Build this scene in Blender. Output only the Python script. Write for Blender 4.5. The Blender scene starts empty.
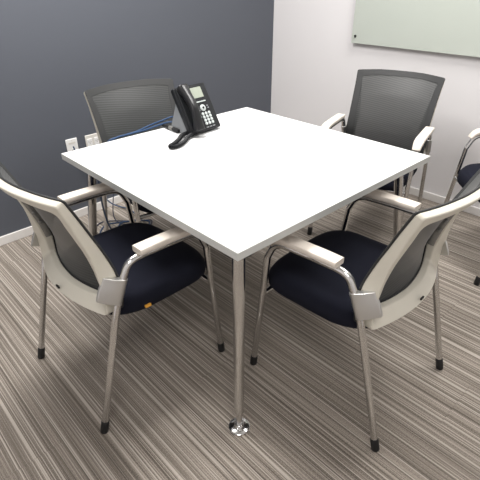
import bpy, bmesh, math, random
from mathutils import Vector, Matrix
random.seed(7)
SC = bpy.context.scene
COL = SC.collection
PI = math.pi

# ---------------------------------------------------------------- materials
def new_mat(name):
    m = bpy.data.materials.new(name); m.use_nodes = True
    nt = m.node_tree; b = nt.nodes['Principled BSDF']
    return m, nt, b

def plain(name, col, rough=.5, metal=0., bump=0., scale=200., var=0., spec=None, sheen=0.):
    m, nt, b = new_mat(name)
    b.inputs['Base Color'].default_value = (*col, 1)
    b.inputs['Roughness'].default_value = rough
    b.inputs['Metallic'].default_value = metal
    if spec is not None: b.inputs['Specular IOR Level'].default_value = spec
    if sheen: b.inputs['Sheen Weight'].default_value = sheen
    tc = nt.nodes.new('ShaderNodeTexCoord')
    nz = nt.nodes.new('ShaderNodeTexNoise'); nz.inputs['Scale'].default_value = scale; nz.inputs['Detail'].default_value = 3
    nt.links.new(tc.outputs['Object'], nz.inputs['Vector'])
    if var:
        mx = nt.nodes.new('ShaderNodeMix'); mx.data_type = 'RGBA'
        mx.inputs[6].default_value = (*[c*(1-var) for c in col], 1)
        mx.inputs[7].default_value = (*[min(1, c*(1+var)) for c in col], 1)
        nt.links.new(nz.outputs['Fac'], mx.inputs[0]); nt.links.new(mx.outputs[2], b.inputs['Base Color'])
    if bump:
        bp = nt.nodes.new('ShaderNodeBump'); bp.inputs['Strength'].default_value = bump; bp.inputs['Distance'].default_value = .002
        nt.links.new(nz.outputs['Fac'], bp.inputs['Height']); nt.links.new(bp.outputs['Normal'], b.inputs['Normal'])
    return m

M = {}
M['chrome'] = plain('chrome', (.66, .655, .645), .14, 1.0)
M['brushed'] = plain('brushed_metal', (.60, .595, .58), .34, .9)
M['cream'] = plain('cream_plastic', (.66, .63, .545), .42, var=.03, scale=25)
M['pad'] = plain('pad_plastic', (.74, .675, .60), .5, bump=.08, scale=250, var=.03)
M['black'] = plain('black_rubber', (.006, .006, .0065), .6, bump=.1, scale=300)
M['trim'] = plain('dark_trim', (.024, .025, .0255), .6, bump=.1, scale=500)
M['liner'] = plain('grey_liner', (.24, .235, .22), .35, .4)
M['pan'] = plain('black_pan', (.02, .02, .022), .5)
M['seat'] = plain('navy_fabric', (.0105, .0115, .0195), .95, bump=.2, scale=700, var=.2, spec=.15)
M['tag'] = plain('orange_tag', (.85, .42, .06), .6)
M['table'] = plain('white_laminate', (.74, .745, .745), .38, var=.01, scale=8)
M['edge'] = plain('grey_edge_band', (.58, .59, .57), .45, var=.02, scale=40)
M['wall_white'] = plain('white_wall_paint', (.72, .705, .71), .8, bump=.08, scale=220, var=.01)
M['ceiling'] = plain('ceiling_tile', (.80, .80, .79), .9, bump=.1, scale=120)
M['base'] = plain('white_baseboard', (.74, .72, .70), .5, var=.02, scale=30)
M['plate'] = plain('white_plastic_plate', (.78, .78, .77), .4)
M['plate2'] = plain('ivory_plastic', (.66, .64, .60), .4)
M['hole'] = plain('dark_hole', (.01, .01, .01), .6)
M['phone'] = plain('phone_black', (.008, .009, .011), .5, bump=.05, scale=600, spec=.3)
M['handset'] = plain('handset_gloss', (.007, .0075, .009), .28)
M['screen'] = plain('grey_green_screen', (.30, .33, .27), .4, var=.03, scale=60)
M['key'] = plain('pale_key', (.46, .50, .49), .45)
M['stand'] = plain('grey_stand', (.20, .21, .22), .5)
M['blue'] = plain('blue_cable', (.012, .045, .115), .5)
M['navycable'] = plain('dark_blue_cable', (.006, .016, .05), .5)

def wall_dark():
    m, nt, b = new_mat('dark_grey_paint')
    tc = nt.nodes.new('ShaderNodeTexCoord')
    nz = nt.nodes.new('ShaderNodeTexNoise'); nz.inputs['Scale'].default_value = 260; nz.inputs['Detail'].default_value = 4
    nt.links.new(tc.outputs['Object'], nz.inputs['Vector'])
    b.inputs['Base Color'].default_value = (.086, .094, .114, 1)
    b.inputs['Roughness'].default_value = .62
    bp = nt.nodes.new('ShaderNodeBump'); bp.inputs['Strength'].default_value = .12; bp.inputs['Distance'].default_value = .002
    nt.links.new(nz.outputs['Fac'], bp.inputs['Height']); nt.links.new(bp.outputs['Normal'], b.inputs['Normal'])
    return m
M['wall_dark'] = wall_dark()

def mesh_fabric():
    # woven, slightly see-through back mesh
    m, nt, b = new_mat('mesh_fabric')
    tc = nt.nodes.new('ShaderNodeTexCoord')
    mp = nt.nodes.new('ShaderNodeMapping'); mp.inputs['Rotation'].default_value = (0, math.radians(8), 0)
    nt.links.new(tc.outputs['Object'], mp.inputs['Vector'])
    wv = nt.nodes.new('ShaderNodeTexWave'); wv.wave_type = 'BANDS'; wv.bands_direction = 'Z'
    wv.inputs['Scale'].default_value = 30; wv.inputs['Distortion'].default_value = .6; wv.inputs['Detail'].default_value = 1
    nt.links.new(mp.outputs['Vector'], wv.inputs['Vector'])
    nz = nt.nodes.new('ShaderNodeTexNoise'); nz.inputs['Scale'].default_value = 900
    nt.links.new(tc.outputs['Object'], nz.inputs['Vector'])
    ad = nt.nodes.new('ShaderNodeMath'); ad.operation = 'ADD'
    nt.links.new(wv.outputs['Fac'], ad.inputs[0]); nt.links.new(nz.outputs['Fac'], ad.inputs[1])
    cr = nt.nodes.new('ShaderNodeMapRange'); cr.inputs['From Min'].default_value = .3; cr.inputs['From Max'].default_value = 1.6
    nt.links.new(ad.outputs[0], cr.inputs['Value'])
    mx = nt.nodes.new('ShaderNodeMix'); mx.data_type = 'RGBA'
    mx.inputs[6].default_value = (.015, .016, .016, 1); mx.inputs[7].default_value = (.050, .053, .052, 1)
    nt.links.new(cr.outputs['Result'], mx.inputs[0]); nt.links.new(mx.outputs[2], b.inputs['Base Color'])
    b.inputs['Roughness'].default_value = .48
    b.inputs['Sheen Weight'].default_value = .22; b.inputs['Sheen Roughness'].default_value = .35
    b.inputs['Alpha'].default_value = .935
    return m
M['mesh'] = mesh_fabric()

def carpet():
    m, nt, b = new_mat('striped_carpet')
    N = nt.nodes.new; L = nt.links.new
    geo = N('ShaderNodeTexCoord'); sp = N('ShaderNodeSeparateXYZ'); L(geo.outputs['Object'], sp.inputs[0])
    def math_(op, a, c=None, v=None):
        n = N('ShaderNodeMath'); n.operation = op
        if isinstance(a, (int, float)): n.inputs[0].default_value = a
        else: L(a, n.inputs[0])
        if c is not None:
            if isinstance(c, (int, float)): n.inputs[1].default_value = c
            else: L(c, n.inputs[1])
        return n.outputs[0]
    X, Y = sp.outputs['X'], sp.outputs['Y']
    ix = math_('FLOOR', math_('DIVIDE', X, .25))
    iy = math_('FLOOR', math_('ADD', math_('DIVIDE', Y, 1.0), math_('MULTIPLY', ix, .37)))
    cb = N('ShaderNodeCombineXYZ'); L(ix, cb.inputs[0]); L(iy, cb.inputs[1])
    wn = N('ShaderNodeTexWhiteNoise'); wn.noise_dimensions = '2D'; L(cb.outputs[0], wn.inputs['Vector'])
    off = math_('MULTIPLY', wn.outputs['Value'], .006)
    xs = math_('ADD', X, off)
    # stripe layers: noise sampled along X, barely along Y
    def stripes(freq, ystr, detail, seed):
        c = N('ShaderNodeCombineXYZ'); L(math_('MULTIPLY', xs, freq), c.inputs[0]); L(math_('MULTIPLY', Y, ystr), c.inputs[1]); c.inputs[2].default_value = seed
        n = N('ShaderNodeTexNoise'); n.inputs['Scale'].default_value = 1; n.inputs['Detail'].default_value = detail; n.inputs['Roughness'].default_value = .6
        L(c.outputs[0], n.inputs['Vector']); return n.outputs['Fac']
    s1 = stripes(310, .6, 2, 3.1)      # ~1 cm stripes
    s2 = stripes(60, .2, 0, 9.7)        # broad tone bands
    s3 = stripes(210, .6, 0, 17.3)      # fine bright threads
    def ramp(f, lo, hi):
        r = N('ShaderNodeMapRange'); r.inputs['From Min'].default_value = lo; r.inputs['From Max'].default_value = hi; L(f, r.inputs['Value']); return r.outputs['Result']
    # short dashes of the loop pile
    c = N('ShaderNodeCombineXYZ'); L(math_('MULTIPLY', X, 420), c.inputs[0]); L(math_('MULTIPLY', Y, 240), c.inputs[1])
    pile = N('ShaderNodeTexNoise'); pile.inputs['Scale'].default_value = 1; pile.inputs['Detail'].default_value = 1; L(c.outputs[0], pile.inputs['Vector'])
    base = math_('ADD', math_('MULTIPLY', ramp(s1, .30, .70), .68), math_('MULTIPLY', ramp(s2, .15, .85), .32))
    base = math_('ADD', base, math_('MULTIPLY', math_('SUBTRACT', pile.outputs['Fac'], .5), .9))
    mx = N('ShaderNodeValToRGB'); L(base, mx.inputs[0])
    e = mx.color_ramp.elements
    e[0].position = .18; e[0].color = (.108, .092, .077, 1)
    e[1].position = .82; e[1].color = (.39, .345, .298, 1)
    k = e.new(.5); k.color = (.225, .196, .167, 1)
    th = ramp(s3, .60, .67)
    mm = N('ShaderNodeMix'); mm.data_type = 'RGBA'; L(math_('MULTIPLY', th, .75), mm.inputs[0]); L(mx.outputs['Color'], mm.inputs[6]); mm.inputs[7].default_value = (.53, .48, .425, 1)
    # plank seams
    fx = math_('FRACT', math_('DIVIDE', X, .25)); fy = math_('FRACT', math_('ADD', math_('DIVIDE', Y, 1.0), math_('MULTIPLY', ix, .37)))
    seam = math_('LESS_THAN', fy, .004)
    m2 = N('ShaderNodeMix'); m2.data_type = 'RGBA'; L(math_('MULTIPLY', seam, .15), m2.inputs[0]); L(mm.outputs[2], m2.inputs[6]); m2.inputs[7].default_value = (.06, .05, .045, 1)
    L(m2.outputs[2], b.inputs['Base Color'])
    b.inputs['Roughness'].default_value = .95; b.inputs['Specular IOR Level'].default_value = .15
    bp = N('ShaderNodeBump'); bp.inputs['Strength'].default_value = .35; bp.inputs['Distance'].default_value = .003
    L(base, bp.inputs['Height']); L(bp.outputs['Normal'], b.inputs['Normal'])
    return m
M['carpet'] = carpet()

def glass_board():
    m, nt, b = new_mat('frosted_green_glass')
    tc = nt.nodes.new('ShaderNodeTexCoord'); nz = nt.nodes.new('ShaderNodeTexNoise'); nz.inputs['Scale'].default_value = 3
    nt.links.new(tc.outputs['Object'], nz.inputs['Vector'])
    mx = nt.nodes.new('ShaderNodeMix'); mx.data_type = 'RGBA'
    mx.inputs[6].default_value = (.475, .515, .465, 1); mx.inputs[7].default_value = (.505, .54, .49, 1)
    nt.links.new(nz.outputs['Fac'], mx.inputs[0]); nt.links.new(mx.outputs[2], b.inputs['Base Color'])
    b.inputs['Roughness'].default_value = .16
    b.inputs['Coat Weight'].default_value = .5
    return m
M['glass'] = glass_board()

# ---------------------------------------------------------------- helpers
def obj(name, bm, mat, parent=None, smooth=True, bevel=0., seg=2, sub=0, angle=40, label=None):
    me = bpy.data.meshes.new(name)
    bmesh.ops.recalc_face_normals(bm, faces=bm.faces[:])
    if smooth:
        for f in bm.faces: f.smooth = True
    bm.to_mesh(me); bm.free()
    o = bpy.data.objects.new(name, me); COL.objects.link(o)
    me.materials.append(M[mat])
    if parent: o.parent = parent
    if bevel:
        md = o.modifiers.new('bevel', 'BEVEL'); md.use_clamp_overlap = True; md.width = bevel; md.segments = seg; md.limit_method = 'ANGLE'; md.angle_limit = math.radians(35)
    if sub:
        md = o.modifiers.new('sub', 'SUBSURF'); md.levels = sub; md.render_levels = sub
    if smooth:
        try: me.set_sharp_from_angle(angle=math.radians(angle))
        except Exception: pass
    if label: o['label'] = label
    return o

def thing(name, label, cat, loc=(0, 0, 0), rz=0., group=None):
    o = bpy.data.objects.new(name, None); COL.objects.link(o)
    o.empty_display_size = .1
    o.location = loc; o.rotation_euler = (0, 0, rz); o['label'] = label; o['category'] = cat
    if group: o['group'] = group
    return o

def tag(o, label, cat, group=None):
    o['label'] = label; o['category'] = cat
    if group: o['group'] = group
    return o

def struct(name, bm, mat, **k):
    o = obj(name, bm, mat, **k); o['kind'] = 'structure'; return o

def box_bm(x0, x1, y0, y1, z0, z1, bm=None, mtx=None):
    bm = bm or bmesh.new()
    vs = [bm.verts.new((x, y, z)) for x in (x0, x1) for y in (y0, y1) for z in (z0, z1)]
    if mtx:
        for v in vs: v.co = mtx @ v.co
    for f in ((0, 1, 3, 2), (4, 6, 7, 5), (0, 4, 5, 1), (2, 3, 7, 6), (0, 2, 6, 4), (1, 5, 7, 3)):
        bm.faces.new([vs[i] for i in f])
    return bm

def smooth_path(pts, n=6):
    P = [Vector(p) for p in pts]; out = []
    for i in range(len(P)-1):
        a, b, c, d = P[max(i-1, 0)], P[i], P[i+1], P[min(i+2, len(P)-1)]
        for k in range(n):
            t = k/n
            out.append(.5*((2*b)+(c-a)*t+(2*a-5*b+4*c-d)*t*t+(3*b-a-3*c+d)*t**3))
    out.append(P[-1]); return out

def round_path(pts, rad, n=7):
    """polyline with its inner corners rounded by arcs (quadratic)"""
    P = [Vector(p) for p in pts]; out = [P[0]]
    for i in range(1, len(P)-1):
        r = rad[i-1] if isinstance(rad, (list, tuple)) else rad
        a = P[i] + (P[i-1]-P[i]).normalized()*min(r, (P[i-1]-P[i]).length*.49)
        c = P[i] + (P[i+1]-P[i]).normalized()*min(r, (P[i+1]-P[i]).length*.49)
        for k in range(n+1):
            t = k/n; out.append((1-t)**2*a+2*t*(1-t)*P[i]+t*t*c)
    out.append(P[-1]); return out

def sweep_bm(path, ring, bm=None, caps=True, up=Vector((1, 0, 0)), closed=False):
    """ring: function(i, t)-> list of 2-D offsets (side, normal)"""
    bm = bm or bmesh.new(); n = len(path); rows = []
    side_prev = None
    for i, p in enumerate(path):
        if closed: t = (path[(i+1) % n]-path[i-1])
        else: t = path[min(i+1, n-1)]-path[max(i-1, 0)]
        t.normalize()
        s = up - t*up.dot(t) if side_prev is None else side_prev - t*side_prev.dot(t)
        if s.length < 1e-5: s = t.orthogonal()
        s.normalize(); side_prev = s; nn = t.cross(s)
        rows.append([bm.verts.new(p+s*a+nn*b) for a, b in ring(i, i/(n-1))])
    m = len(rows[0])
    for i in range(n if closed else n-1):
        A, B = rows[i], rows[(i+1) % n]
        for k in range(m): bm.faces.new((A[k], A[(k+1) % m], B[(k+1) % m], B[k]))
    if caps and not closed:
        bm.faces.new(rows[0]); bm.faces.new(rows[-1])
    return bm

def tube_bm(path, r, seg=12, bm=None, up=Vector((1, 0, 0)), caps=True):
    rr = r if callable(r) else (lambda t: r)
    return sweep_bm(path, lambda i, t: [(rr(t)*math.cos(2*PI*k/seg), rr(t)*math.sin(2*PI*k/seg)) for k in range(seg)], bm, caps, up)

def lathe_bm(prof, axis0, axis, seg=20, bm=None):
    bm = bm or bmesh.new(); ax = Vector(axis).normalized(); s = ax.orthogonal().normalized(); t = ax.cross(s); o = Vector(axis0); rows = []
    for r, h in prof:
        rows.append([bm.verts.new(o+ax*h+(s*math.cos(2*PI*k/seg)+t*math.sin(2*PI*k/seg))*max(r, 1e-5)) for k in range(seg)])
    for A, B in zip(rows, rows[1:]):
        for k in range(seg): bm.faces.new((A[k], A[(k+1) % seg], B[(k+1) % seg], B[k]))
    bm.faces.new(rows[0]); bm.faces.new(rows[-1]); return bm

def interp(tab, x):
    if x <= tab[0][0]: return tab[0][1]
    for (a, b), (c, d) in zip(tab, tab[1:]):
        if x <= c: return b+(d-b)*(x-a)/(c-a)
    return tab[-1][1]

# ---------------------------------------------------------------- room shell
TH1, W1 = math.radians(1.9587), 1.35626      # dark wall
TH2, W2 = math.radians(.532), 1.6918         # white wall
n1 = Vector((-math.sin(TH1), math.cos(TH1), 0)); d1 = Vector((math.cos(TH1), math.sin(TH1), 0))
n2 = Vector((math.cos(TH2), math.sin(TH2), 0)); d2 = Vector((-math.sin(TH2), math.cos(TH2), 0))
den = n1.x*n2.y-n1.y*n2.x
KX = (W1*n2.y-W2*n1.y)/den; KY = (n1.x*W2-n2.x*W1)/den
K = Vector((KX, KY, 0))
HC = 2.7
def frame_mtx(o, dx, dy):
    m = Matrix.Identity(4); m.col[0][:3] = dx; m.col[1][:3] = dy; m.col[2][:3] = (0, 0, 1); m.col[3][:3] = o; return m
FL = frame_mtx(K, d1, n1)     # x along the dark wall (0 at corner, negative to the left), y into the wall
FR = frame_mtx(K, d2, n2)     # x along the white wall (0 at corner, negative to the right)
LEN = 4.1
struct('wall_left', box_bm(-LEN-.1, .1, 0, .1, 0, HC, mtx=FL), 'wall_dark', smooth=False)
struct('wall_right', box_bm(-LEN-.1, 0, 0, .1, 0, HC, mtx=FR), 'wall_white', smooth=False)
x0, y0 = KX-LEN, KY-LEN
struct('wall_back', box_bm(x0-.3, KX+.2, y0-.1, y0, 0, HC), 'wall_white', smooth=False)
struct('wall_front', box_bm(x0-.1, x0, y0-.1, KY+.1, 0, HC), 'wall_white', smooth=False)
struct('floor', box_bm(x0-.3, KX+.3, y0-.3, KY+.3, -.08, 0), 'carpet', smooth=False)
struct('ceiling', box_bm(x0-.3, KX+.3, y0-.3, KY+.3, HC, HC+.08), 'ceiling', smooth=False)
BH = .055
struct('baseboard_left', box_bm(-LEN, 0, -.012, 0, 0, BH, mtx=FL), 'base', smooth=False, bevel=.004)
struct('baseboard_right', box_bm(-LEN, -.012, -.012, 0, 0, BH, mtx=FR), 'base', smooth=False, bevel=.004)

# ---------------------------------------------------------------- table
S, H, T = .533, .73, .0247
table = thing('meeting_table', 'square white meeting table on four splayed chrome legs', 'table', (0, 0, 0))
bm = box_bm(-S+.002, S-.002, -S+.002, S-.002, H-T, H)
obj('tabletop', bm, 'table', table, bevel=.0012)
# edge band: a thin ring around the top
bm = bmesh.new()
r0 = [bm.verts.new((sx*S, sy*S, z)) for z in (H-T-.0004, H-.0006) for sx, sy in ((-1, -1), (1, -1), (1, 1), (-1, 1))]
r1 = [bm.verts.new((sx*(S-.003), sy*(S-.003), z)) for z in (H-T-.0004, H-.0006) for sx, sy in ((-1, -1), (1, -1), (1, 1), (-1, 1))]
for k in range(4):
    j = (k+1) % 4
    bm.faces.new((r0[k], r0[j], r0[4+j], r0[4+k])); bm.faces.new((r1[k], r1[4+k], r1[4+j], r1[j]))
    bm.faces.new((r0[k], r1[k], r1[j], r0[j])); bm.faces.new((r0[4+k], r0[4+j], r1[4+j], r1[4+k]))
obj('edge_band', bm, 'edge', table, smooth=False, label='pale grey edge band')
for sx, sy in ((-1, -1), (1, -1), (1, 1), (-1, 1)):
    at, ab = (S-.085, S-.012) if not (sx == -1 and sy == -1) else (S-.05, S-.012)
    top = Vector((sx*at, sy*at, H-T)); bot = Vector((sx*ab, sy*ab, 0))
    ax = (top-bot)
    leg = obj('leg', tube_bm([bot+ax*.105, bot+ax*.5, top], lambda t: .0165+.003*t, 24), 'chrome', table)
    obj('leg_stem', tube_bm([bot+ax*.012, bot+ax*.108], .0105, 18), 'chrome', leg)
    obj('glide_disc', lathe_bm([(.034, 0), (.037, .002), (.037, .006), (.034, .008), (.015, .010), (.0115, .016)], (bot.x, bot.y, 0), (0, 0, 1), 32), 'chrome', leg)
    obj('mounting_plate', lathe_bm([(.045, -.009), (.045, -.0005)], (top.x, top.y, H-T), (0, 0, 1), 24), 'black', leg)

# ---------------------------------------------------------------- chair
HW = [(.43, .228), (.50, .232), (.58, .232), (.64, .231), (.72, .234), (.80, .238), (.872, .244)]
YE = [(.40, -.128), (.50, -.122), (.55, -.122), (.60, -.132), (.65, -.149), (.70, -.169), (.75, -.191), (.80, -.212), (.85, -.235), (.90, -.258)]
def back_pt(x, z, off=0.):
    """point of the backrest surface, off = distance to the rear"""
    hw = interp(HW, z); u = max(-1.05, min(1.05, x/hw))
    bow = interp([(.43, .050), (.60, .045), (.75, .040), (.875, .055)], z)
    y = interp(YE, z) - bow*(1-u*u)
    k = interp([(.50, 0.), (.70, .40)], z)
    nv = Vector((0, -1, -k)).normalized()
    return Vector((x, y, z)) + nv*off

def mirror(half):   # half: right side from top centre to bottom centre
    return half + [(-x, z) for x, z in half[-2:0:-1]]
def corner_round(pts, r, n=5):
    out = []
    N = len(pts)
    for i in range(N):
        p = Vector((*pts[i], 0)); a = Vector((*pts[i-1], 0)); c = Vector((*pts[(i+1) % N], 0))
        rr = r.get(i, 0)
        if not rr: out.append(p.xy); continue
        A = p+(a-p).normalized()*rr; C_ = p+(c-p).normalized()*rr
        for k in range(n+1):
            t = k/n; out.append(((1-t)**2*A+2*t*(1-t)*p+t*t*C_).xy)
    return out
def resample(pts, n):
    L = [0]
    P = [Vector(p) for p in pts]; P.append(P[0])
    for a, b in zip(P, P[1:]): L.append(L[-1]+(b-a).length)
    out = []; j = 0
    for k in range(n):
        s = L[-1]*k/n
        while L[j+1] < s: j += 1
        t = (s-L[j])/max(L[j+1]-L[j], 1e-9); out.append(P[j].lerp(P[j+1], t))
    return out

outer_half = [(0, .876), (.12, .876), (.244, .870), (.238, .80), (.234, .72), (.231, .64), (.232, .58), (.232, .52), (.229, .442), (.12, .447), (0, .450)]
inner_half = [(0, .846), (.12, .845), (.218, .838), (.207, .79), (.199, .72), (.192, .65), (.189, .59), (.188, .55), (.187, .490), (.10, .485), (0, .482)]
def subdiv_loop(half, rad, m=6):
    """dense matched loops: each span of the half outline gets m points"""
    out = []
    pts = mirror(half)
    return pts, rad

def loop_pts(half, r_top, r_bot):
    pts = mirror(half); N = len(pts)
    it = 2; ib = 8
    r = {it: r_top, N-it: r_top, ib: r_bot, N-ib: r_bot}
    # subdivide spans, rounding the corners; matched counts between loops
    out = []
    for i in range(N):
        p = Vector(pts[i]); q = Vector(pts[(i+1) % N])
        a = Vector(pts[i-1])
        if i in r:
            A = p+(a-p).normalized()*r[i]; Cc = p+(q-p).normalized()*r[i]
            for k in range(7):
                t = k/6; out.append((1-t)**2*A+2*t*(1-t)*p+t*t*Cc)
            st = Cc
        else:
            out.append(p.copy()); st = p
        en = q
        if (i+1) % N in r: en = q+(st-q).normalized()*r[(i+1) % N]
        for k in range(1, 4): out.append(st.lerp(en, k/4))
    return out

OUT = loop_pts(outer_half, .009, .018)
INN = loop_pts(inner_half, .026, .012)
trim_half = [(0, .848), (.12, .847), (.213, .840), (.204, .80), (.198, .72), (.193, .64), (.192, .58), (.191, .55), (.190, .490), (.10, .485), (0, .482)]
TRI = loop_pts(trim_half, .012, .012)
def band_bm(outl, innl, f_out, f_in, b_out, b_in):
    """closed ring between two outlines with front/back offsets (functions of z)"""
    bm = bmesh.new(); n = len(outl); V = []
    for po, pi in zip(outl, innl):
        V.append([bm.verts.new(back_pt(po.x, po.y, f_out(po.y))), bm.verts.new(back_pt(po.x, po.y, b_out(po.y))),
                  bm.verts.new(back_pt(pi.x, pi.y, b_in(pi.y))), bm.verts.new(back_pt(pi.x, pi.y, f_in(pi.y)))])
    for i in range(n):
        A, B = V[i], V[(i+1) % n]
        for k in range(4): bm.faces.new((A[k], A[(k+1) % 4], B[(k+1) % 4], B[k]))
    return bm
def scaled(loop, dx, dz):
    return [Vector((p.x+dx*(1 if p.x > .01 else -1 if p.x < -.01 else 0), p.y+dz*(1 if p.y > .6 else -1))) for p in loop]
def back_thick(z): return interp([(.43, .058), (.58, .062), (.68, .042), (.80, .030), (.88, .026)], z)

RT = .0118
XT = .25
def arm_z(): return .650

def make_chair(name, label, group):
    t = thing(name, label, 'chair', group=group)
    for s in (1, -1):
        x = s*XT
        rear = round_path([(x*1.0, -.280, .012), (x, -.150, .50), (x, -.118, .571)], .15, 8)
        rl = obj('leg', tube_bm(rear, RT, 16), 'chrome', t)
        obj('rubber_foot', lathe_bm([(.0115, 0), (.0138, .004), (.0138, .046), (.012, .050)], (x, -.2832, 0), Vector((0, .13, .488)), 16), 'black', rl)
        arm = round_path([(x, -.118, .571), (x, -.093, .6215), (x, .04, .619), (x, .182, .613), (x, .2145, .542)], [.048, .01, .052], 9)
        obj('arm_tube', tube_bm(arm, RT, 16), 'chrome', t)
        front = [Vector((x, .2145, .542)), Vector((x, .24, .30)), Vector((x, .271, .012))]
        fl = obj('leg', tube_bm(front, RT, 16), 'chrome', t)
        obj('rubber_foot', lathe_bm([(.0115, 0), (.0138, .004), (.0138, .046), (.012, .050)], (x, .2723, 0), Vector((0, -.031, .288)), 16), 'black', fl)
        # armrest pad, wide slab that curls over the front bend
        pp = smooth_path([(x, -.060, .6420), (x, 0, .6420), (x, .10, .6395), (x, .15, .6365), (x, .185, .625), (x, .207, .601)], 5)
        def ring(i, tt):
            w = .0235 if tt < .75 else .0235-.004*(tt-.75)/.25
            h = .0105 if tt < .7 else .0105-.004*(tt-.7)/.3
            b = .0025
            return [(-w, -h+b), (-w+b, -h), (w-b, -h), (w, -h+b), (w, h-b), (w-b, h), (-w+b, h), (-w, h-b)]
        obj('armrest', sweep_bm(pp, ring), 'pad', t, angle=50)
        # bracket: sleeve on the rear leg with a plate running back to the rail
        bm = bmesh.new(); ra = []; hz = [(-.010, .485), (.0, .487), (.5, .54), (1., .594)]
        def tube_c(z): return interp([(.44, -.166), (.50, -.150), (.55, -.1285), (.571, -.118)], z)
        prof = []
        for k in range(9):
            a = PI*1.5*k/8 - PI*.5     # wrap outside of the tube
            prof.append((s*(.0150*math.cos(a-PI*.0)), .0150*math.sin(a)))
        rows = []
        for z in (.488, .50, .53, .550, .562, .568):
            yc = tube_c(z)
            sec = [(x+s*.0150*math.cos(a), yc+.0150*math.sin(a)) for a in [math.radians(d) for d in (200, 150, 110, 75, 40, 5, -30)]]
            back = [(x+s*.004, yc-.030), (x-s*.015, yc-.055), (x-s*.025, yc-.055), (x-s*.018, yc-.026)]
            zz = z
            rows.append([bm.verts.new((px, py, zz + (.36*(yc-py) if z > .54 else .50*(yc-py)) )) for px, py in sec+back])
        m = len(rows[0])
        for A, B in zip(rows, rows[1:]):
            for k in range(m): bm.faces.new((A[k], A[(k+1) % m], B[(k+1) % m], B[k]))
        bm.faces.new(rows[0]); bm.faces.new(rows[-1])
        obj('bracket', bm, 'brushed', t, bevel=.0015, angle=35)
        # inner grey liner strip with screw bosses
        bm = bmesh.new(); rows = []
        for k in range(9):
            z = .555+.225*k/8; xi = interp([(.55, .188), (.59, .189), (.65, .192), (.72, .199), (.79, .207)], z)-.0005
            w = .009*min(1, .35+k/3, .35+(8-k)/3)
            rows.append([bm.verts.new(back_pt(s*a, z, o)) for a, o in ((xi, .002), (xi-w, .004), (xi-w, .016), (xi-.3*w, .024), (xi, .026))])
        for A, B in zip(rows, rows[1:]):
            for k in range(5): bm.faces.new((A[k], A[(k+1) % 5], B[(k+1) % 5], B[k]))
        bm.faces.new(rows[0]); bm.faces.new(rows[-1])
        ln = obj('rail_liner', bm, 'liner', t)
        for z in (.625, .665):
            xi = interp([(.59, .189), (.65, .192), (.72, .199)], z)-.012
            p = back_pt(s*xi, z, .016)
            obj('screw_boss', lathe_bm([(.007, -.006), (.007, .005), (.004, .008)], p, (-s, -.5, 0), 12), 'liner', ln)
    # back frame
    fo = lambda z: .003
    bt = lambda z: back_thick(z)
    bi = lambda z: back_thick(z)*interp([(.50, .45), (.62, .60), (.80, .9)], z)
    obj('back_frame', band_bm(OUT, INN, fo, fo, bt, bi), 'cream', t, bevel=.004, seg=3, angle=50)
    fr = lambda z: -.003
    obj('back_trim', band_bm(scaled(OUT, .0015, .0015), TRI, fr, fr, lambda z: .0030, lambda z: .0030), 'trim', t, bevel=.002, angle=50, label='dark front border of the backrest')
    # mesh panel
    bm = bmesh.new(); nx, nz_ = 18, 22; G = []
    tabi = [(.486, .185), (.50, .192), (.55, .194), (.65, .194), (.72, .198), (.79, .203), (.838, .214), (.85, .215)]
    for j in range(nz_+1):
        z = .472+(.852-.472)*j/nz_; hw = interp(tabi, z)+.010
        G.append([bm.verts.new(back_pt(hw*(2*i/nx-1), z, -.002)) for i in range(nx+1)])
    for j in range(nz_):
        for i in range(nx): bm.faces.new((G[j][i], G[j][i+1], G[j+1][i+1], G[j+1][i]))
    obj('backrest_mesh', bm, 'mesh', t, label='grey see-through mesh panel')
    # slot in the lower rail
    c = back_pt(0, .466, .0585)
    obj('rail_slot', box_bm(c.x-.010, c.x+.010, c.y-.0015, c.y+.004, c.z-.004, c.z+.004), 'hole', t, bevel=.001)
    # seat cushion
    bm = bmesh.new(); NS = 56; rows = []
    def outline(a):
        ca, sa = math.cos(a), math.sin(a)
        e = 2/5.5
        px = math.copysign(abs(ca)**e, ca); py = math.copysign(abs(sa)**e, sa)
        y = .055+.218*py
        hw = interp([(-.17, .205), (-.05, .233), (.10, .2355), (.20, .234), (.29, .222)], y)
        return px*hw, y+ (.012*(1-px*px) if py > 0 else -.012*(1-px*px))
    for sc_, z, drop in ((.88, .384, .3), (.955, .389, .4), (.992, .403, .6), (1.0, .425, .8), (.988, .450, 1), (.94, .467, 1), (.85, .4735, 1), (.62, .4725, .8), (.30, .470, .3), (.02, .469, 0)):
        r = []
        for k in range(NS):
            x, y = outline(2*PI*k/NS); x *= sc_; y = .055+(y-.055)*sc_
            f = max(0, (y-.12)/.15); 
            r.append(bm.verts.new((x, y, z-.018*drop*f*f)))
        rows.append(r)
    for A, B in zip(rows, rows[1:]):
        for k in range(NS): bm.faces.new((A[k], A[(k+1) % NS], B[(k+1) % NS], B[k]))
    bm.faces.new(rows[0]); bm.faces.new(rows[-1])
    obj('seat', bm, 'seat', t, angle=80)
    obj('seat_pan', box_bm(-.17, .17, -.10, .22, .372, .388), 'pan', t, bevel=.008)
    for y, z in ((.236, .374), (-.135, .440)):
        yt = y
        xx = XT-.006 if y > 0 else .215
        obj('crossbar', tube_bm([Vector((-xx, y, z)), Vector((xx, y, z))], .0095, 12, up=Vector((0, 1, 0))), 'chrome', t)
    for s in (1, -1):
        obj('side_bar', tube_bm([Vector((s*.16, .236, .374)), Vector((s*.16, -.12, .420))], .008, 10), 'chrome', t)
    return t

def copy_tree(o, parent=None):
    c = o.copy(); COL.objects.link(c)
    if parent: c.parent = parent
    for ch in list(o.children): copy_tree(ch, c)
    return c

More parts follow.
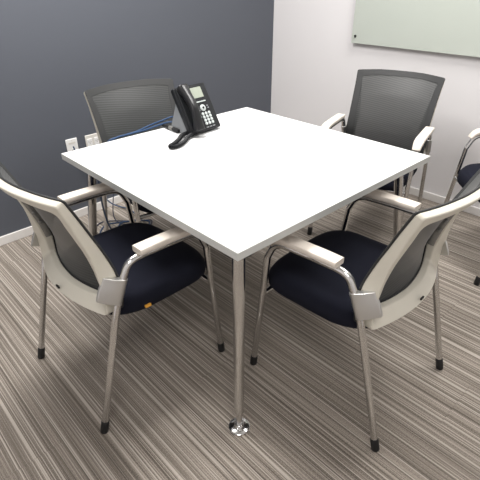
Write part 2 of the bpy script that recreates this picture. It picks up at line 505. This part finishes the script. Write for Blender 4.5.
GRP = 'office armchairs around the meeting table'
chairs = [
    ('grey mesh-back armchair at the left of the table, orange tag on its seat', (-.597, .0452), 1.5226-90+0),
    ('cream-backed mesh armchair at the right front side of the table', (-.0127, -.6038), 92.37-90),
    ('mesh armchair behind the table against the white wall under the glass board', (1.0402, -.0039), 194.50-90),
    ('mesh armchair behind the phone, facing out from the dark wall', (.0008, .6352), -96.93-90),
    ('armchair cut off by the right edge of the photo, away from the table', (1.2957, -.7228), 139.9-90),
]
first = make_chair('office_armchair', chairs[0][0], GRP)
allc = [first]
for lab, (cx, cy), rz in chairs[1:]:
    c = copy_tree(first); c['label'] = lab; allc.append(c)
for c, (lab, (cx, cy), rz) in zip(allc, chairs):
    c.location = (cx, cy, 0); c.rotation_euler = (0, 0, math.radians(rz))
# small orange tag sewn on the near side of the left chair's seat
obj('seat_tag', box_bm(.2295, .2395, -.048, -.026, .404, .413), 'tag', first, bevel=.001, label='small orange tag')

# ---------------------------------------------------------------- phone
ph = thing('desk_phone', 'black desk telephone propped on the back of the white table', 'telephone', (-.021, .3133, H), math.radians(4.07))
TI = math.radians(59.6); PW, PH_ = .189, .216
def tilt(u, v, d):      # u across, v up the face, d out of the face
    return Vector((u, math.cos(TI)*v - math.sin(TI)*d, .015 + math.sin(TI)*v + math.cos(TI)*d))
def tbox(u0, u1, v0, v1, d0, d1):
    bm = bmesh.new()
    vs = [bm.verts.new(tilt(u, v, d)) for u in (u0, u1) for v in (v0, v1) for d in (d0, d1)]
    for f in ((0, 1, 3, 2), (4, 6, 7, 5), (0, 4, 5, 1), (2, 3, 7, 6), (0, 2, 6, 4), (1, 5, 7, 3)): bm.faces.new([vs[i] for i in f])
    return bm
obj('body', tbox(0, PW, 0, PH_, -.028, 0), 'phone', ph, bevel=.008, seg=3)
obj('handset_cradle', tbox(.004, .066, .006, PH_-.004, -.002, .012), 'phone', ph, bevel=.006, seg=3)
# wedge stand behind
bm = bmesh.new()
pr = [tilt(0, .035, -.029), tilt(0, .165, -.029), Vector((0, .165, .0)), Vector((0, .060, .0))]
A = [bm.verts.new(p+Vector((.012, 0, 0))) for p in pr]; B = [bm.verts.new(p+Vector((PW-.012, 0, 0))) for p in pr]
bm.faces.new(A); bm.faces.new(B)
for k in range(4): bm.faces.new((A[k], A[(k+1) % 4], B[(k+1) % 4], B[k]))
obj('wedge_stand', bm, 'stand', ph, smooth=False, bevel=.003, label='light grey wedge stand')
# handset: arched bar with two swollen ends
hp = smooth_path([tilt(.034, .010, .020), tilt(.034, .045, .032), tilt(.034, .105, .044), tilt(.034, .165, .034), tilt(.034, .208, .020)], 7)
upv = Vector((1, 0, 0))
def hring(i, t):
    e = abs(t-.5)*2; w = .021+.009*e**2.2; h = .015+.008*e**3
    return [(w*math.copysign(abs(math.cos(a))**.7, math.cos(a)), h*math.copysign(abs(math.sin(a))**.7, math.sin(a))) for a in [2*PI*k/16 for k in range(16)]]
obj('handset', sweep_bm(hp, hring, up=upv), 'handset', ph, bevel=.004, angle=60)
obj('screen_bezel', tbox(.078, .160, .130, .207, -.001, .0025), 'phone', ph, bevel=.002)
obj('screen', tbox(.085, .152, .150, .199, .0, .0035), 'screen', ph, bevel=.001, label='pale grey display')
for k in range(4):
    obj('softkey', tbox(.087+.0165*k, .087+.0165*k+.0155, .129, .1345, 0, .004), 'key', ph, bevel=.001)
nav = obj('navigation_button', lathe_bm([(.0155, 0), (.0155, .003), (.013, .005)], tilt(.121, .102, 0), tilt(0, 0, 1)-tilt(0, 0, 0), 20), 'key', ph, label='round pale navigation button')
obj('centre_button', lathe_bm([(.0055, 0), (.0055, .0065)], tilt(.121, .102, 0), tilt(0, 0, 1)-tilt(0, 0, 0), 14), 'phone', nav)
for r in range(4):
    for c in range(3):
        p = tilt(.107+.0195*c, .075-.0150*r, 0)
        bm = lathe_bm([(.0072, 0), (.0072, .003), (.0055, .0045)], p, tilt(0, 0, 1)-tilt(0, 0, 0), 14)
        obj('key', bm, 'key', ph)
obj('message_key', tbox(.084, .092, .060, .084, 0, .0035), 'key', ph, bevel=.001)
for u, v in ((.094, .104), (.096, .093), (.150, .108), (.152, .098)):
    obj('side_key', tbox(u-.004, u+.004, v-.003, v+.003, 0, .003), 'stand', ph, bevel=.001)
for k in range(3):
    obj('function_key', tbox(.098+.020*k, .112+.020*k, .010, .015, 0, .003), 'stand', ph, bevel=.001)
# coiled handset cord lying in a loop on the table (world coordinates -> phone frame)
def to_phone(p):
    v = Vector(p)-Vector(ph.location); a = -ph.rotation_euler.z
    return Vector((v.x*math.cos(a)-v.y*math.sin(a), v.x*math.sin(a)+v.y*math.cos(a), v.z))
CZ = H+.0112
axis = smooth_path([(.005, .330, H+.030), (-.026, .350, CZ+.004), (-.055, .345, CZ), (-.095, .312, CZ), (-.145, .280, CZ), (-.172, .268, CZ), (-.174, .252, CZ),
                    (-.144, .248, CZ), (-.095, .272, CZ), (-.050, .306, CZ+.002), (-.022, .318, CZ+.004), (.012, .318, H+.022)], 10)
# helix around the axis
LL = [0]
for a, b in zip(axis, axis[1:]): LL.append(LL[-1]+(b-a).length)
hel = []; turns = LL[-1]/.0060; NP = int(turns*9)
j = 0
for k in range(NP+1):
    s = LL[-1]*k/NP
    while j < len(LL)-2 and LL[j+1] < s: j += 1
    q = (s-LL[j])/(LL[j+1]-LL[j]); p = axis[j].lerp(axis[j+1], q)
    tg = (axis[j+1]-axis[j]).normalized(); sd = tg.cross(Vector((0, 0, 1))).normalized(); un = sd.cross(tg)
    a = 2*PI*turns*k/NP
    hel.append(to_phone(p+(sd*math.cos(a)+un*math.sin(a))*.0072))
obj('coiled_cord', tube_bm(hel, .0026, 5), 'phone', ph)

# black plugs lying on the table by the phone
pl = thing('cable_plug', 'black cable plug lying on the white table left of the phone', 'plug', (-.012, .515, H), 0)
a0, a1 = Vector((-.004, .030, .0112)), Vector((-.010, -.105, .0112))
def seg(t0, t1, r0, r1): return tube_bm([a0.lerp(a1, t0), a0.lerp(a1, t1)], lambda t: r0+(r1-r0)*t, 12, up=Vector((0, 0, 1)))
obj('plug_sleeve', seg(.0, .38, .006, .0095), 'black', pl)
obj('plug_body', seg(.40, .70, .0098, .0098), 'liner', pl, label='grey middle section')
obj('plug_grip', seg(.36, .44, .0105, .0105), 'black', pl)
obj('plug_tip', seg(.68, 1.0, .0106, .0085), 'black', pl)

# ---------------------------------------------------------------- cables
def cable(label, pts, mat='blue', r=.0042, n=8):
    o = obj('network_cable', tube_bm(smooth_path(pts, n), r, 8, up=Vector((0, 0, 1))), mat)
    return tag(o, label, 'cable', 'blue network cables')
cable('upper blue cable running from the phone along the far edge of the table',
      [(.06, .46, .765), (.045, .53, .772), (-.02, .548, .760), (-.085, .553, .750), (-.16, .552, .737), (-.24, .556, .731), (-.31, .560, .715), (-.36, .60, .60), (-.34, .75, .30), (-.25, .98, .03), (-.12, 1.12, .006), (.05, 1.05, .006), (.10, 1.2, .006), (.02, 1.325, .05), (-.10, 1.335, .30), (-.14, 1.343, .465)])
cable('lower blue cable running from the phone along the far edge of the table',
      [(.05, .455, .752), (.02, .525, .752), (-.05, .542, .744), (-.12, .546, .736), (-.20, .548, .7345), (-.29, .556, .720), (-.34, .62, .60), (-.27, .80, .30), (-.15, .98, .03), (-.02, 1.08, .006), (.10, .98, .006), (.02, .92, .006), (-.12, 1.0, .006), (-.22, 1.03, .006)], r=.0046)
cable('dark blue cable curling on the carpet under the table',
      [(-.26, 1.06, .006), (-.12, 1.17, .006), (.04, 1.03, .008), (.12, .98, .006), (.05, .93, .006), (-.06, 1.1, .02), (-.02, 1.16, .18), (0.02, 1.18, .34), (-.02, 1.16, .40)], 'navycable', .003)

# ---------------------------------------------------------------- outlets on the dark wall
def wall_plate(name, label, u0, u1, z0, z1, mat):
    t = thing(name, label, 'outlet', FL @ Vector(((u0+u1)/2, 0, (z0+z1)/2)), TH1)
    w, h = (u1-u0)/2, (z1-z0)/2
    obj('cover_plate', box_bm(-w, w, -.008, 0, -h, h), mat, t, bevel=.003)
    return t, w, h
def wall_u(x): return (x-KX)/math.cos(TH1)
t, w, h = wall_plate('data_outlet', 'white wall plate with one dark data jack, left of the pair', wall_u(-.180), wall_u(-.108), .400, .512, 'plate')
jk = obj('jack', box_bm(-.012, .012, -.0105, -.006, -.030, -.006), 'plate', t, bevel=.001)
obj('jack_opening', box_bm(-.008, .008, -.0112, -.0100, -.026, -.010), 'hole', jk)
obj('label_window', box_bm(-.022, .022, -.0090, -.0075, .026, .036), 'plate2', t)
for z in (.045, -.045): obj('screw', lathe_bm([(.003, 0), (.003, .0012)], (0, -.008, z), (0, -1, 0), 10), 'plate2', t)
t, w, h = wall_plate('power_outlet', 'ivory double power outlet plate, right of the pair on the dark wall', wall_u(-.054), wall_u(.044), .395, .509, 'plate2')
for sx in (-.024, .024):
    rc = obj('receptacle', box_bm(sx-.017, sx+.017, -.0105, -.006, -.034, .034), 'plate', t, bevel=.002)
    bm = bmesh.new()
    for zz in (.016, -.016):
        box_bm(sx-.008, sx-.006, -.0112, -.0100, zz-.005, zz+.005, bm); box_bm(sx+.006, sx+.008, -.0112, -.0100, zz-.004, zz+.004, bm)
        box_bm(sx-.002, sx+.002, -.0112, -.0100, zz-.011, zz-.007, bm)
    obj('slots', bm, 'hole', rc, smooth=False)

# ---------------------------------------------------------------- glass board on the white wall
gb = thing('glass_whiteboard', 'frosted pale green glass board mounted on the white wall', 'whiteboard', FR @ Vector((-.755, 0, .945)), TH2+PI/2)
# local: x along the wall (minus is to the right in the photo), minus y points into the wall
bw, bh = 1.8, 1.05
obj('glass_panel', box_bm(-bw, 0, .024, .030, 0, bh), 'glass', gb, bevel=.001)
for xx in (-.028, -bw+.028):
    for zz in (.045, bh-.045):
        obj('standoff', lathe_bm([(.008, .0012), (.008, .030), (.0085, .0302), (.0085, .036), (.0065, .038)], (xx, 0, zz), (0, 1, 0), 16), 'black', gb)

# ---------------------------------------------------------------- lights
def area(name, loc, sx, sy, power, col=(1, .975, .95)):
    l = bpy.data.lights.new(name, 'AREA'); l.shape = 'RECTANGLE'; l.size = sx; l.size_y = sy; l.energy = power; l.color = col
    o = bpy.data.objects.new(name, l); COL.objects.link(o); o.location = loc; return o
area('ceiling_panel_light', (-.30, .62, 2.66), 1.2, .6, 58)
area('ceiling_panel_light', (1.05, -.55, 2.66), .6, 1.2, 35)
area('ceiling_panel_light', (-1.5, -1.6, 2.66), .6, 1.2, 20)
w = bpy.data.worlds.new('room_world'); SC.world = w; w.use_nodes = True
w.node_tree.nodes['Background'].inputs[0].default_value = (.9, .95, 1, 1)
w.node_tree.nodes['Background'].inputs[1].default_value = .3

# ---------------------------------------------------------------- camera
def cam_basis(yaw, pitch, roll):
    f = Vector((math.cos(yaw)*math.cos(pitch), math.sin(yaw)*math.cos(pitch), -math.sin(pitch)))
    r = f.cross(Vector((0, 0, 1))).normalized(); u = r.cross(f)
    c, s = math.cos(roll), math.sin(roll)
    return c*r+s*u, c*u-s*r, f
R_, U_, F_ = cam_basis(.8159118, .5346674, -.0040567)
cd = bpy.data.cameras.new('camera'); cam = bpy.data.objects.new('camera', cd); COL.objects.link(cam)
mt = Matrix.Identity(4); mt.col[0][:3] = R_; mt.col[1][:3] = U_; mt.col[2][:3] = -F_; mt.col[3][:3] = (-1.22805, -1.28066, 1.37607)
cam.matrix_world = mt
cd.sensor_width = 36; cd.lens = 36*455.0086/480; cd.clip_start = .02; cd.clip_end = 50
SC.camera = cam
SC.view_settings.view_transform = 'Standard'; SC.view_settings.look = 'None'; SC.view_settings.exposure = 0.35
SC.cycles.max_bounces = 8; SC.cycles.transparent_max_bounces = 12
